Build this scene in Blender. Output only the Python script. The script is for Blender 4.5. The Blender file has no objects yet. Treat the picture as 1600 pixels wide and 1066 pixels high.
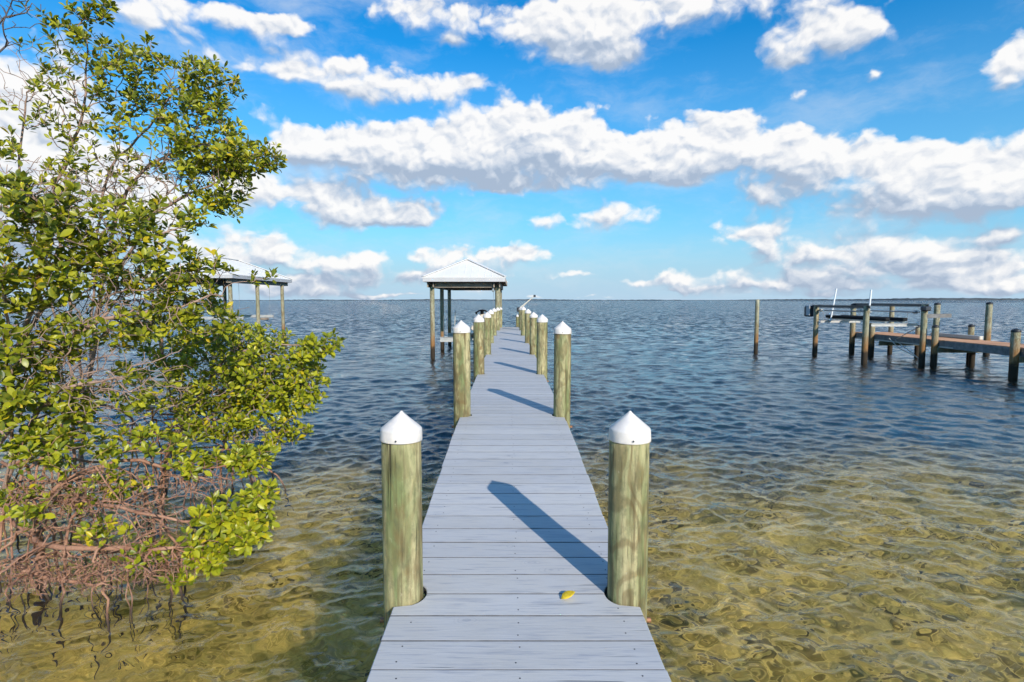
import bpy, math, random
import numpy as np
from mathutils import Vector, Matrix

random.seed(11)
rng = np.random.default_rng(11)
scene = bpy.context.scene
COL = scene.collection
R = math.radians

# ------------------------------------------------------------------ camera geometry
F, CX, CY = 850.0, 800.0, 533.0
PITCH = math.atan(64 / 850)
CP, SP = math.cos(PITCH), math.sin(PITCH)
CAMZ = 2.7                                   # metres above the water (z = 0)

def ray(px, py):
    u = (px - CX) / F
    v = (py - CY) / F
    return u, CP - v * SP, -SP - v * CP

def at(px, py, Y):
    r = ray(px, py)
    k = Y / r[1]
    return Vector((r[0] * k, Y, CAMZ + r[2] * k))

def angle(px, py):
    r = ray(px, py)
    return math.atan2(r[0], r[1]), math.asin(r[2] / math.sqrt(r[0] ** 2 + r[1] ** 2 + r[2] ** 2))

# ------------------------------------------------------------------ object helpers
def tag(o, label=None, cat=None, group=None, kind=None):
    if label: o['label'] = label
    if cat: o['category'] = cat
    if group: o['group'] = group
    if kind: o['kind'] = kind
    return o

def empty(name, loc=(0, 0, 0), rz=0):
    o = bpy.data.objects.new(name, None)
    o.location = loc
    o.rotation_euler = (0, 0, rz)
    o.empty_display_size = 0.2
    COL.objects.link(o)
    return o

def link(name, me, mat, parent=None, loc=None):
    o = bpy.data.objects.new(name, me)
    if mat: me.materials.append(mat)
    COL.objects.link(o)
    if parent: o.parent = parent
    if loc is not None: o.location = loc
    return o

class MB:
    """collects shapes into one mesh"""
    def __init__(s):
        s.v, s.f, s.sm = [], [], []
    def add(s, vs, fs, smooth=False):
        b = len(s.v)
        s.v += [tuple(p) for p in vs]
        s.f += [tuple(i + b for i in f) for f in fs]
        s.sm += [smooth] * len(fs)
        return s
    def box(s, c, d, rot=None, bev=0.0):
        x, y, z = d[0] / 2, d[1] / 2, d[2] / 2
        b = min(bev, x * .8, y * .8, z * .8)
        c = Vector(c)
        if b <= 0:
            vs = [Vector(p) for p in ((-x,-y,-z),(x,-y,-z),(x,y,-z),(-x,y,-z),(-x,-y,z),(x,-y,z),(x,y,z),(-x,y,z))]
            fs = [(0,3,2,1),(4,5,6,7),(0,1,5,4),(1,2,6,5),(2,3,7,6),(3,0,4,7)]
        else:
            vs, fs = [], []
            idx = {}
            for sx in (-1, 1):
                for sy in (-1, 1):
                    for sz in (-1, 1):
                        for a in range(3):
                            p = [sx * (x - b), sy * (y - b), sz * (z - b)]
                            p[a] = (sx * x, sy * y, sz * z)[a]
                            idx[(sx, sy, sz, a)] = len(vs)
                            vs.append(Vector(p))
            def q(l): fs.append(tuple(l))
            for a in range(3):
                o1, o2 = [(1, 2), (0, 2), (0, 1)][a]
                for sg in (-1, 1):
                    l = []
                    for s1, s2 in ((-1,-1),(1,-1),(1,1),(-1,1)):
                        k = [0, 0, 0]; k[a] = sg; k[o1] = s1; k[o2] = s2
                        l.append(idx[(k[0], k[1], k[2], a)])
                    q(l)
                for s1 in (-1, 1):
                    for s2 in (-1, 1):
                        l = []
                        for sg, ax in ((-1, o1), (1, o1), (1, o2), (-1, o2)):
                            k = [0, 0, 0]; k[a] = sg; k[o1] = s1; k[o2] = s2
                            l.append(idx[(k[0], k[1], k[2], ax)])
                        q(l)
            for sx in (-1, 1):
                for sy in (-1, 1):
                    for sz in (-1, 1):
                        q([idx[(sx, sy, sz, a)] for a in range(3)])
        if rot is not None: vs = [rot @ p for p in vs]
        return s.add([p + c for p in vs], fs)
    def beam(s, a, b, w, h, bev=0.0):
        """a rectangular bar from a to b, h measured upwards"""
        a, b = Vector(a), Vector(b)
        d = b - a
        L = d.length
        d.normalize()
        up = Vector((0, 0, 1)) if abs(d.z) < .95 else Vector((0, 1, 0))
        sd = d.cross(up).normalized()
        up = sd.cross(d)
        m = Matrix((sd, d, up)).transposed()
        return s.box((a + b) / 2, (w, L, h), m, bev)
    def tube(s, pts, rad, n=8, cap=True, smooth=True):
        pts = [Vector(p) for p in pts]
        if not hasattr(rad, '__len__'): rad = [rad] * len(pts)
        vs, fs = [], []
        t0 = (pts[1] - pts[0]).normalized()
        ref = Vector((0, 0, 1)) if abs(t0.z) < .9 else Vector((1, 0, 0))
        u = t0.cross(ref).normalized()
        for i, p in enumerate(pts):
            t = (pts[min(i + 1, len(pts) - 1)] - pts[max(i - 1, 0)]).normalized()
            u = (u - t * u.dot(t))
            u = u.normalized() if u.length > 1e-6 else t.orthogonal().normalized()
            w = t.cross(u)
            for k in range(n):
                a = 2 * math.pi * k / n
                vs.append(p + (u * math.cos(a) + w * math.sin(a)) * rad[i])
        for i in range(len(pts) - 1):
            for k in range(n):
                k2 = (k + 1) % n
                fs.append((i * n + k, i * n + k2, (i + 1) * n + k2, (i + 1) * n + k))
        s.add(vs, fs, smooth)
        if cap:
            e = (len(pts) - 1) * n
            s.add(vs[:n], [tuple(range(n - 1, -1, -1))])
            s.add(vs[e:e + n], [tuple(range(n))])
        return s
    def lathe(s, prof, n=32, c=(0, 0, 0), smooth=True, wob=None):
        vs, fs = [], []
        for j, (r, z) in enumerate(prof):
            for k in range(n):
                a = 2 * math.pi * k / n
                q = r * (1 + (wob(a, z) if wob else 0))
                vs.append((c[0] + q * math.cos(a), c[1] + q * math.sin(a), c[2] + z))
        for j in range(len(prof) - 1):
            for k in range(n):
                k2 = (k + 1) % n
                fs.append((j * n + k, j * n + k2, (j + 1) * n + k2, (j + 1) * n + k))
        s.add(vs, fs, smooth)
        s.add(vs[:n], [tuple(range(n - 1, -1, -1))])
        s.add(vs[-n:], [tuple(range(n))])
        return s
    def mesh(s, name):
        me = bpy.data.meshes.new(name)
        me.from_pydata(s.v, [], s.f)
        me.polygons.foreach_set('use_smooth', s.sm)
        me.update()
        return me
    def build(s, name, mat, parent=None, loc=None):
        return link(name, s.mesh(name), mat, parent, loc)

def np_mesh(name, v, quads=None, tris=None, smooth=True):
    v = np.asarray(v, np.float32)
    me = bpy.data.meshes.new(name)
    loops = []
    starts = []
    n = 0
    if quads is not None and len(quads):
        loops.append(np.asarray(quads, np.int32).ravel())
        starts.append(np.arange(len(quads), dtype=np.int32) * 4)
        n = len(quads) * 4
    if tris is not None and len(tris):
        loops.append(np.asarray(tris, np.int32).ravel())
        starts.append(n + np.arange(len(tris), dtype=np.int32) * 3)
    loops = np.concatenate(loops)
    starts = np.concatenate(starts)
    me.vertices.add(len(v))
    me.vertices.foreach_set('co', v.ravel())
    me.loops.add(len(loops))
    me.loops.foreach_set('vertex_index', loops)
    me.polygons.add(len(starts))
    me.polygons.foreach_set('loop_start', starts)
    me.polygons.foreach_set('use_smooth', np.full(len(starts), smooth))
    me.update(calc_edges=True)
    me.validate()
    return me

# ------------------------------------------------------------------ node helpers
class NT:
    def __init__(s, tree):
        s.t = tree
    def n(s, typ, **kw):
        nd = s.t.nodes.new(typ)
        for k, v in kw.items():
            if k == 'inputs':
                for i, x in v.items(): s.set(nd, i, x)
            else: setattr(nd, k, v)
        return nd
    def set(s, nd, i, x):
        sock = nd.inputs[i]
        if isinstance(x, bpy.types.NodeSocket): s.t.links.new(x, sock)
        else:
            try: sock.default_value = x
            except Exception: sock.default_value = (x[0], x[1], x[2], 1.0)
    def m(s, op, a, b=None, c=None, clamp=False):
        nd = s.n('ShaderNodeMath', operation=op, use_clamp=clamp)
        for i, x in enumerate((a, b, c)):
            if x is not None: s.set(nd, i, x)
        return nd.outputs[0]
    def vm(s, op, a, b=None, c=None):
        nd = s.n('ShaderNodeVectorMath', operation=op)
        for i, x in enumerate((a, b, c)):
            if x is not None: s.set(nd, i, x)
        return nd.outputs['Value'] if op in ('DOT_PRODUCT', 'LENGTH') else nd.outputs[0]
    def scale(s, v, sc):
        return s.vm('MULTIPLY', v, sc)
    def noise(s, vec, scale, detail=3, rough=.5, dist=0, out=0):
        nd = s.n('ShaderNodeTexNoise', inputs={'Scale': scale, 'Detail': detail, 'Roughness': rough, 'Distortion': dist})
        s.set(nd, 'Vector', vec)
        return nd.outputs[out]
    def voro(s, vec, scale, feature='F1', out=0, rnd=1):
        nd = s.n('ShaderNodeTexVoronoi', feature=feature, inputs={'Scale': scale, 'Randomness': rnd})
        s.set(nd, 'Vector', vec)
        return nd.outputs[out]
    def ramp(s, x, stops, interp='LINEAR'):
        nd = s.n('ShaderNodeValToRGB')
        s.set(nd, 0, x)
        cr = nd.color_ramp
        cr.interpolation = interp
        while len(cr.elements) < len(stops): cr.elements.new(.5)
        for e, (p, c) in zip(cr.elements, stops):
            e.position = p
            e.color = (c, c, c, 1) if not hasattr(c, '__len__') else (c[0], c[1], c[2], 1)
        return nd.outputs[0]
    def mix(s, f, a, b, blend='MIX'):
        nd = s.n('ShaderNodeMix', data_type='RGBA', blend_type=blend)
        s.set(nd, 0, f); s.set(nd, 6, a); s.set(nd, 7, b)
        return nd.outputs[2]
    def remap(s, x, a, b, c=0, d=1, smooth=False):
        nd = s.n('ShaderNodeMapRange', interpolation_type='SMOOTHSTEP' if smooth else 'LINEAR', clamp=True)
        for i, q in enumerate((x, a, b, c, d)): s.set(nd, i, q)
        return nd.outputs[0]
    def bump(s, h, strength=.5, dist=.01, normal=None):
        nd = s.n('ShaderNodeBump', inputs={'Strength': strength, 'Distance': dist})
        s.set(nd, 'Height', h)
        if normal is not None: s.set(nd, 'Normal', normal)
        return nd.outputs[0]

def material(name):
    m = bpy.data.materials.new(name)
    m.use_nodes = True
    t = m.node_tree
    t.nodes.clear()
    k = NT(t)
    out = k.n('ShaderNodeOutputMaterial')
    p = k.n('ShaderNodeBsdfPrincipled')
    t.links.new(p.outputs[0], out.inputs[0])
    return m, k, p, out

def coords(k, kind='Object'):
    return k.n('ShaderNodeTexCoord').outputs[kind]

def objrand(k):
    return k.n('ShaderNodeObjectInfo').outputs['Random']

def simple(name, col, rough=.5, metal=0, var=.12, scale=6, bump=.0):
    m, k, p, o = material(name)
    c = coords(k)
    nz = k.noise(c, scale, 5, .6)
    dark = tuple(x * (1 - var * 2) for x in col)
    lite = tuple(min(1, x * (1 + var)) for x in col)
    k.set(p, 'Base Color', k.ramp(nz, [(.3, dark), (.7, lite)]))
    k.set(p, 'Roughness', k.remap(nz, .3, .7, max(.05, rough - .1), min(1, rough + .1)))
    p.inputs['Metallic'].default_value = metal
    if bump:
        k.set(p, 'Normal', k.bump(k.noise(c, scale * 8, 4, .6), .4, bump))
    return m

# ------------------------------------------------------------------ materials
def wood_pile(name, pale, green, brown, tide=None, streak=1.0):
    """round treated timber: growth rings cut by the surface, green and brown streaks, knots, drying cracks"""
    m, k, p, o = material(name)
    c = coords(k)
    r = objrand(k)
    off = k.n('ShaderNodeCombineXYZ', inputs={0: k.m('MULTIPLY', r, 37.0), 1: k.m('MULTIPLY', r, 91.0), 2: k.m('MULTIPLY', r, 17.0)}).outputs[0]
    v = k.vm('ADD', c, off)
    vs = k.scale(v, (1, 1, .16))
    # rings round a wandering heart
    wob = k.n('ShaderNodeTexNoise', inputs={'Scale': 3.2, 'Detail': 2.0, 'Roughness': .5})
    k.set(wob, 'Vector', k.scale(v, (1.2, 1.2, .55)))
    w3 = k.scale(k.vm('SUBTRACT', wob.outputs['Color'], (.5, .5, .5)), (.17, .17, 0))
    flat = k.scale(k.vm('ADD', c, w3), (1, 1, 0))
    d = k.vm('LENGTH', flat)
    ringnoise = k.noise(vs, 9, 3)
    ring = k.m('SINE', k.m('MULTIPLY', k.m('ADD', d, k.m('MULTIPLY', ringnoise, .02)), 330.0))
    ring = k.remap(ring, -.3, .9, 0, 1, True)
    st = k.noise(k.scale(v, (1, 1, .07)), 34, 5, .62)
    st2 = k.noise(k.scale(v, (1, 1, .12)), 11, 4, .6)
    big = k.noise(k.scale(v, (1, 1, .35)), 6.5, 4, .6)
    col = k.mix(k.remap(st2, .38, .62), pale, green)
    col = k.mix(k.m('MULTIPLY', ring, k.remap(r, 0, 1, .24, .55)), col, brown)
    col = k.mix(k.m('MULTIPLY', k.remap(big, .50, .66, 0, 1, True), .7), col, brown)
    col = k.mix(k.remap(st, .50, .68, 0, .72), col, tuple(x * .45 for x in brown))
    # fine dry cracks
    cr = k.noise(k.scale(v, (1, 1, .03)), 60, 2, .5)
    crack = k.remap(cr, .66, .72, 0, 1)
    col = k.mix(k.m('MULTIPLY', crack, .75), col, (.03, .022, .012))
    mot = k.noise(k.scale(v, (1, 1, .5)), 22, 5, .7)
    col = k.mix(k.remap(mot, .48, .66, 0, .6), col, (.115, .12, .062))
    col = k.mix(k.remap(mot, .36, .26, 0, .5), col, (.56, .52, .36))
    # knots
    vo = k.n('ShaderNodeTexVoronoi', inputs={'Scale': 4.2})
    k.set(vo, 'Vector', k.scale(v, (1, 1, .75)))
    kd = k.m('ADD', vo.outputs['Distance'], k.m('MULTIPLY', k.noise(v, 30, 2), .1))
    knot = k.remap(kd, .12, .22, 1, 0, True)
    col = k.mix(k.m('MULTIPLY', knot, .6), col, (.16, .075, .022))
    if tide is not None:
        z = k.n('ShaderNodeSeparateXYZ', inputs={0: k.n('ShaderNodeNewGeometry').outputs['Position']}).outputs[2]
        zz = k.m('ADD', z, k.m('MULTIPLY', k.m('SUBTRACT', k.noise(v, 7, 4, .6), .5), .35))
        rust = k.m('MULTIPLY', k.remap(zz, tide + .15, tide + .95, 1, 0, True), .8)
        col = k.mix(rust, col, (.27, .115, .03))
        col = k.mix(k.m('MULTIPLY', k.remap(zz, tide - .12, tide + .1, 1, 0, True), .93), col, (.022, .019, .014))
    k.set(p, 'Base Color', col)
    k.set(p, 'Roughness', .78)
    p.inputs['Specular IOR Level'].default_value = .25
    h = k.m('SUBTRACT', k.m('MULTIPLY', st, .6), k.m('MULTIPLY', crack, 1.2))
    k.set(p, 'Normal', k.bump(k.m('ADD', h, k.m('MULTIPLY', mot, .5)), .9, .008))
    return m

M = {}
M['pile'] = wood_pile('treated_pine', (.50, .43, .235), (.185, .215, .090), (.165, .108, .046), .22)
M['pile_old'] = wood_pile('weathered_piling', (.47, .44, .32), (.29, .30, .20), (.24, .15, .065), .55)
M['cap_white'] = simple('white_plastic', (.74, .685, .645), .55, 0, .07, 16)
M['cap_black'] = simple('black_plastic', (.022, .022, .024), .45, 0, .1, 5)
M['steel'] = simple('galvanised_steel', (.42, .42, .41), .4, .8, .1, 9)
M['alu'] = simple('aluminium', (.52, .51, .49), .5, .3, .12, 9)
M['rusty'] = simple('rusty_bolt', (.42, .20, .10), .6, .3, .2, 30)
M['white_roof'] = simple('white_roofing', (.74, .715, .69), .45, 0, .03, 1.2)
M['fascia'] = simple('fascia_board', (.50, .49, .50), .55, 0, .05, 2)
M['soffit'] = simple('weathered_beam', (.30, .245, .195), .8, 0, .2, 4)
M['dark_metal'] = simple('dark_painted_steel', (.050, .055, .066), .4, .3, .15, 6)
M['carpet'] = simple('black_carpet', (.012, .012, .013), .95, 0, .2, 60)
M['pvc'] = simple('white_pipe', (.84, .85, .86), .35, 0, .02, 4)
M['rope'] = simple('pale_rope', (.62, .58, .50), .9, 0, .12, 60)
M['grey_wood'] = simple('grey_timber', (.235, .225, .215), .82, 0, .22, 5, .004)
M['joist'] = simple('treated_joist', (.23, .20, .12), .82, 0, .2, 5, .003)
M['hull'] = simple('cream_gelcoat', (.72, .62, .50), .25, 0, .03, 3)
M['seat_black'] = simple('black_vinyl', (.014, .014, .016), .5, 0, .1, 20)

def deck_paint():
    m, k, p, o = material('grey_deck_paint')
    c = coords(k)
    isl = k.n('ShaderNodeNewGeometry').outputs['Random Per Island']
    off = k.n('ShaderNodeCombineXYZ', inputs={0: k.m('MULTIPLY', isl, 53.0), 1: k.m('MULTIPLY', isl, 7.0), 2: 0.0}).outputs[0]
    v = k.vm('ADD', c, off)
    gr = k.noise(k.scale(v, (.055, 1, 1)), 95, 4, .6, .15)
    gr2 = k.noise(k.scale(v, (.10, 1, 1)), 26, 3, .55, .5)
    base = k.mix(k.remap(isl, 0, 1), (.455, .442, .435), (.535, .52, .508))
    blotch = k.noise(v, 3.0, 5, .6)
    base = k.mix(k.remap(blotch, .35, .7, 0, .35), base, (.50, .515, .57))
    base = k.mix(k.remap(gr, .54, .70, 0, .6), base, (.255, .275, .335))
    base = k.mix(k.remap(gr2, .57, .70, 0, .4), base, (.28, .30, .36))
    # open checks in the grain and knots
    ck = k.noise(k.scale(v, (.035, 1, 1)), 60, 2, .4)
    gate = k.remap(k.noise(v, 2.1, 1), .46, .56)
    check = k.m('MULTIPLY', k.remap(ck, .685, .735), gate)
    base = k.mix(k.m('MULTIPLY', check, .8), base, (.06, .07, .09))
    vo = k.n('ShaderNodeTexVoronoi', inputs={'Scale': 2.3})
    wv = k.vm('ADD', k.scale(v, (.8, 1.5, 1)), k.scale(k.noise(v, 14, 2, out=1), (.06, .06, 0)))
    k.set(vo, 'Vector', wv)
    kd = vo.outputs['Distance']
    knot = k.remap(kd, .035, .07, 1, 0, True)
    krings = k.m('MULTIPLY', k.remap(k.m('SINE', k.m('MULTIPLY', kd, 190.0)), .5, 1), k.remap(kd, .06, .17, .5, 0))
    base = k.mix(k.m('MULTIPLY', knot, .5), base, (.16, .17, .21))
    base = k.mix(krings, base, (.24, .26, .31))
    sp = k.voro(v, 11, 'F1')
    spk = k.m('MULTIPLY', k.remap(sp, .025, .04, 1, 0), k.remap(k.noise(v, 3.7, 1), .5, .58))
    base = k.mix(k.m('MULTIPLY', spk, .85), base, (.05, .055, .07))
    k.set(p, 'Base Color', base)
    k.set(p, 'Roughness', k.remap(gr, .3, .7, .5, .68))
    p.inputs['Specular IOR Level'].default_value = .3
    h = k.m('SUBTRACT', k.m('ADD', k.m('MULTIPLY', gr, .5), k.m('MULTIPLY', gr2, .6)), k.m('ADD', k.m('MULTIPLY', check, 1.0), k.m('MULTIPLY', knot, .4)))
    k.set(p, 'Normal', k.bump(h, .55, .004))
    return m
M['deck'] = deck_paint()
M['plank_edge'] = simple('plank_gap_shade', (.14, .14, .15), .9, 0, .25, 9)  # dark edge colour paints in the shade of the gaps between planks

def dock_boards():
    m, k, p, o = material('red_brown_boards')
    c = coords(k)
    isl = k.n('ShaderNodeNewGeometry').outputs['Random Per Island']
    n = k.noise(k.scale(c, (1, 6, 1)), 6, 5, .6)
    col = k.mix(isl, (.46, .20, .09), (.60, .33, .18))
    col = k.mix(k.remap(n, .5, .75, 0, .6), col, (.52, .36, .26))
    k.set(p, 'Base Color', col)
    k.set(p, 'Roughness', .8)
    return m
M['dock'] = dock_boards()

def leaf_mat(name, a, b, c_, yellow):
    m, k, p, o = material(name)
    g = k.n('ShaderNodeNewGeometry')
    isl = g.outputs['Random Per Island']
    col = k.ramp(isl, [(0, a), (.5, b), (.82, c_), (.94, c_), (.975, yellow)])
    nz = k.noise(coords(k), 30, 2)
    col = k.mix(k.remap(nz, .4, .7, 0, .25), col, yellow)
    k.set(p, 'Base Color', col)
    k.set(p, 'Roughness', .38)
    p.inputs['Specular IOR Level'].default_value = .45
    tr = k.n('ShaderNodeBsdfTranslucent')
    k.set(tr, 'Color', k.mix(.5, col, (.30, .34, .02)))
    mx = k.n('ShaderNodeMixShader', inputs={0: .33})
    k.t.links.new(p.outputs[0], mx.inputs[1])
    k.t.links.new(tr.outputs[0], mx.inputs[2])
    k.t.links.new(mx.outputs[0], o.inputs[0])
    return m
M['leaf_dark'] = leaf_mat('mangrove_leaf', (.050, .088, .009), (.185, .225, .014), (.42, .42, .024), (.62, .46, .02))
M['leaf_lime'] = leaf_mat('young_mangrove_leaf', (.080, .130, .009), (.26, .30, .016), (.47, .47, .024), (.62, .48, .02))

def bark(name, a, b, wet=True):
    m, k, p, o = material(name)
    c = coords(k)
    n = k.noise(c, 9, 5, .65)
    n2 = k.noise(c, 60, 3, .6)
    col = k.ramp(n, [(.3, a), (.7, b)])
    col = k.mix(k.remap(n2, .55, .75, 0, .5), col, tuple(x * .4 for x in a))
    if wet:
        z = k.n('ShaderNodeSeparateXYZ', inputs={0: k.n('ShaderNodeNewGeometry').outputs['Position']}).outputs[2]
        zz = k.m('ADD', z, k.m('MULTIPLY', k.m('SUBTRACT', n, .5), .2))
        col = k.mix(k.m('MULTIPLY', k.remap(zz, .04, .2, 1, 0, True), .9), col, (.02, .016, .012))
    k.set(p, 'Base Color', col)
    k.set(p, 'Roughness', .85)
    k.set(p, 'Normal', k.bump(n2, .5, .004))
    return m
M['bark'] = bark('grey_brown_bark', (.22, .135, .10), (.46, .32, .26))
M['root'] = bark('reddish_root_bark', (.22, .095, .055), (.44, .25, .165))
M['twig_bare'] = bark('dark_bare_bark', (.07, .055, .055), (.13, .105, .10), False)

# ------------------------------------------------------------------ sun and sky
SUN_EL = math.atan(.51)
sd = Vector((-.433, .9, 0)).normalized()                 # horizontal way the shadows run
sun_dir = Vector((-sd.x * math.cos(SUN_EL), -sd.y * math.cos(SUN_EL), math.sin(SUN_EL)))
sl = bpy.data.lights.new('sun', 'SUN')
sl.energy = 4.6
sl.angle = R(.5)
sl.color = (1.0, .93, .82)
so = bpy.data.objects.new('sun', sl)
so.rotation_euler = sun_dir.to_track_quat('Z', 'Y').to_euler()
so.location = (20, -40, 30)
COL.objects.link(so)

world = bpy.data.worlds.new('World')
scene.world = world
world.use_nodes = True
wt = world.node_tree
wt.nodes.clear()
W = NT(wt)
sky = W.n('ShaderNodeTexSky', sky_type='NISHITA', sun_disc=False)
sky.sun_elevation = SUN_EL
sky.sun_rotation = math.atan2(sun_dir.x, sun_dir.y)
sky.altitude = 0
sky.air_density = 1.0
sky.dust_density = .35
sky.ozone_density = 2.2
dirv = W.n('ShaderNodeTexCoord').outputs['Generated']
sep = W.n('ShaderNodeSeparateXYZ', inputs={0: dirv})
az = W.m('ARCTAN2', sep.outputs[0], sep.outputs[1])
el = W.m('ARCSINE', sep.outputs[2])
P = W.n('ShaderNodeCombineXYZ', inputs={0: az, 1: el, 2: 0.0}).outputs[0]
# warp for billowing outlines; features shrink towards the horizon
warpv = W.scale(P, (1.0, 1.75, 1))
wn = W.noise(W.scale(P, (1.0, 1.35, 1)), 11, 4, .6, out=1)
PW = W.vm('ADD', P, W.scale(W.vm('SUBTRACT', wn, (.5, .5, .5)), (.058, .040, 0)))
# clouds: (px, py, rx, ry, weight), each a lobe of a cumulus at its bearing and height
CL = [
 (330,22,190,36,.8),(450,44,70,26,.75),(200,40,120,50,.8),(60,130,110,95,1.0),(90,270,130,110,1.0),(250,330,140,90,.9),(180,420,160,50,.8),(20,330,90,140,.9),
 (450,112,120,30,.95),(540,98,45,16,.7),(390,168,55,22,.75),
 (655,26,92,36,1.05),(700,70,30,14,.6),
 (880,64,115,50,1.2),(960,94,70,28,1.0),(1050,12,300,52,1.25),(1270,58,110,48,1.05),(1335,52,60,36,.9),(1360,116,20,14,.7),(1240,100,50,16,.6),
 (1575,98,85,62,1.3),
 (650,138,135,30,.86),(560,156,60,16,.6),(740,128,40,18,.62),
 (860,205,105,46,1.25),(760,222,130,50,1.2),(600,228,130,46,1.15),(480,228,70,34,.95),(690,262,160,40,1.2),(920,250,110,44,1.1),(800,290,70,14,.8),
 (1010,248,95,38,1.1),(1140,225,110,40,1.15),(1120,185,80,26,.85),(1255,245,120,46,1.2),(1400,268,150,46,1.2),(1555,275,110,58,1.2),(1450,322,260,30,1.2),(1190,304,70,26,.95),(1060,275,80,26,.9),
 (1252,150,24,14,.7),
 (530,322,82,40,1.25),(645,328,82,28,1.05),(400,292,95,38,1.0),(600,345,90,14,.8),
 (968,335,76,30,.95),(870,346,64,22,.8),
 (1180,372,84,30,1.2),(1420,384,150,32,1.1),(1255,404,95,18,.95),(1562,368,38,15,.95),
 (700,405,165,27,1.05),(820,396,50,22,.95),(530,412,66,26,.85),(410,386,66,30,.95),(620,440,130,14,.62),(480,446,90,14,.6),
 (1100,432,112,18,1.05),(1265,434,50,14,.7),(1450,432,150,20,.66),(1562,424,70,22,.8),(1330,452,160,12,.6),(1520,450,130,16,.7),
 (1140,462,70,9,.8),(570,464,50,6,.7),(835,466,34,5,.7),(925,466,40,5,.6),(690,430,80,10,.5),(1010,466,30,4,.5),
 (480,458,120,9,.75),(760,452,70,8,.7),(1060,452,80,7,.75),(1220,446,90,8,.75),(1390,420,110,16,.8),(1500,402,90,14,.75),(1580,450,80,12,.8),(1290,462,70,6,.75),(900,430,60,8,.7),(1000,440,60,8,.7),(620,462,60,5,.75),(420,440,80,14,.8),(370,410,70,16,.8),
 # beyond the frame
 (-120,250,160,90,1.1),(-240,80,170,80,1.1),(1760,200,130,80,1.1),(1850,380,180,50,1.0),(500,-130,260,60,1.0),(1000,-220,330,70,1.0),(1500,-150,180,60,1.0),
]
acc = acc2 = None
for (px, py, rx, ry, wgt) in CL:
    wgt = max(wgt, .72) + (.14 if wgt < 1 else .06)
    a0, e0 = angle(px, py)
    ra = (angle(px + rx, py)[0] - angle(px - rx, py)[0]) / 2
    re = (angle(px, py - ry)[1] - angle(px, py + ry)[1]) / 2
    ra *= 1.0; re *= .97
    s = (1 / ra, 1 / re, 0)
    q = W.vm('MULTIPLY_ADD', PW, s, (-a0 / ra, -e0 / re, 0))
    g = W.m('POWER', .36, W.vm('DOT_PRODUCT', q, q))
    acc = W.m('MULTIPLY_ADD', g, wgt, acc if acc is not None else 0.0)
    q2 = W.vm('ADD', q, (.1, .75, 0))
    g2 = W.m('POWER', .36, W.vm('DOT_PRODUCT', q2, q2))
    acc2 = W.m('MULTIPLY_ADD', g2, wgt, acc2 if acc2 is not None else 0.0)
def billow(vec):
    # rounded heads of a cumulus: cells inside cells, roughened by finer noise
    nd = W.n('ShaderNodeTexVoronoi', voronoi_dimensions='2D', feature='SMOOTH_F1', inputs={'Scale': 17.0, 'Detail': 2.0, 'Roughness': .55, 'Smoothness': .6})
    W.set(nd, 'Vector', vec)
    f = W.n('ShaderNodeTexNoise', noise_dimensions='2D', inputs={'Scale': 13.0, 'Detail': 6.0, 'Roughness': .6})
    W.set(f, 'Vector', vec)
    return W.m('MULTIPLY_ADD', W.m('SUBTRACT', .42, nd.outputs['Distance']), .62, W.m('SUBTRACT', f.outputs[0], .5))
bvec = W.vm('ADD', W.scale(PW, (1.0, 1.3, 1)), (3.1, 1.7, 0))
fb = billow(bvec)
fb2 = billow(W.vm('ADD', bvec, (.004, .012, 0)))
# elsewhere in the sky: scattered cumulus
gen = W.remap(W.noise(W.scale(P, (1, 1.8, 1)), 3.1, 4, .5), .56, .76, 0, 1.0)
away = W.m('MAXIMUM', W.remap(W.m('ABSOLUTE', az), .95, 1.15), W.remap(el, .72, .85))
acc = W.m('MULTIPLY_ADD', gen, away, acc)
dens = W.m('ADD', acc, W.m('MULTIPLY', fb, 1.12))
under = W.m('DIVIDE', acc2, W.m('ADD', acc, .12))   # more cloud above than here: underside
alpha = W.remap(dens, .46, W.m('ADD', .46, W.remap(under, .3, 1.4, .38, .95)), 0, 1, True)
relief = W.m('SUBTRACT', fb, fb2)                     # facing the light or not
lit = W.m('ADD', W.remap(under, .50, 1.40, 1, 0, True), W.m('MULTIPLY', relief, 1.7), clamp=False)
thick = W.remap(dens, .7, 2.2, 0, .12)
lit = W.m('SUBTRACT', lit, thick, clamp=True)
ccol = W.ramp(lit, [(0, (4.0, 4.9, 6.3)), (.35, (5.8, 6.5, 7.6)), (.7, (8.2, 8.4, 8.8)), (1, (9.8, 9.7, 9.6))])
hs = W.n('ShaderNodeHueSaturation', inputs={'Saturation': 1.45, 'Value': 1.0})
W.set(hs, 'Color', sky.outputs[0])
skyc = W.mix(1.0, hs.outputs[0], (.95, 1.85, 1.90), 'MULTIPLY')
hzn = W.remap(el, 0, .42, .85, 0, False)
skyc = W.mix(hzn, skyc, (2.3, 5.0, 7.9))
skyc = W.mix(W.remap(el, 0, .15, .8, 0, True), skyc, (5.0, 6.6, 8.2))
# thin veils between the cumulus
veil = W.noise(W.vm('ADD', W.scale(PW, (1.0, 2.6, 1)), (7.3, 2.2, 0)), 4.2, 6, .62)
veil = W.m('MULTIPLY', W.remap(veil, .44, .74, 0, 1, True), W.m('ADD', .34, W.remap(az, -.05, -.65, 0, .3)))
skyc = W.mix(veil, skyc, (7.0, 7.8, 8.7))
final = W.mix(W.m('MULTIPLY', alpha, .97), skyc, ccol)
bg = W.n('ShaderNodeBackground', inputs={'Strength': .092})
W.set(bg, 'Color', final)
wo = W.n('ShaderNodeOutputWorld')
wt.links.new(bg.outputs[0], wo.inputs[0])

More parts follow.
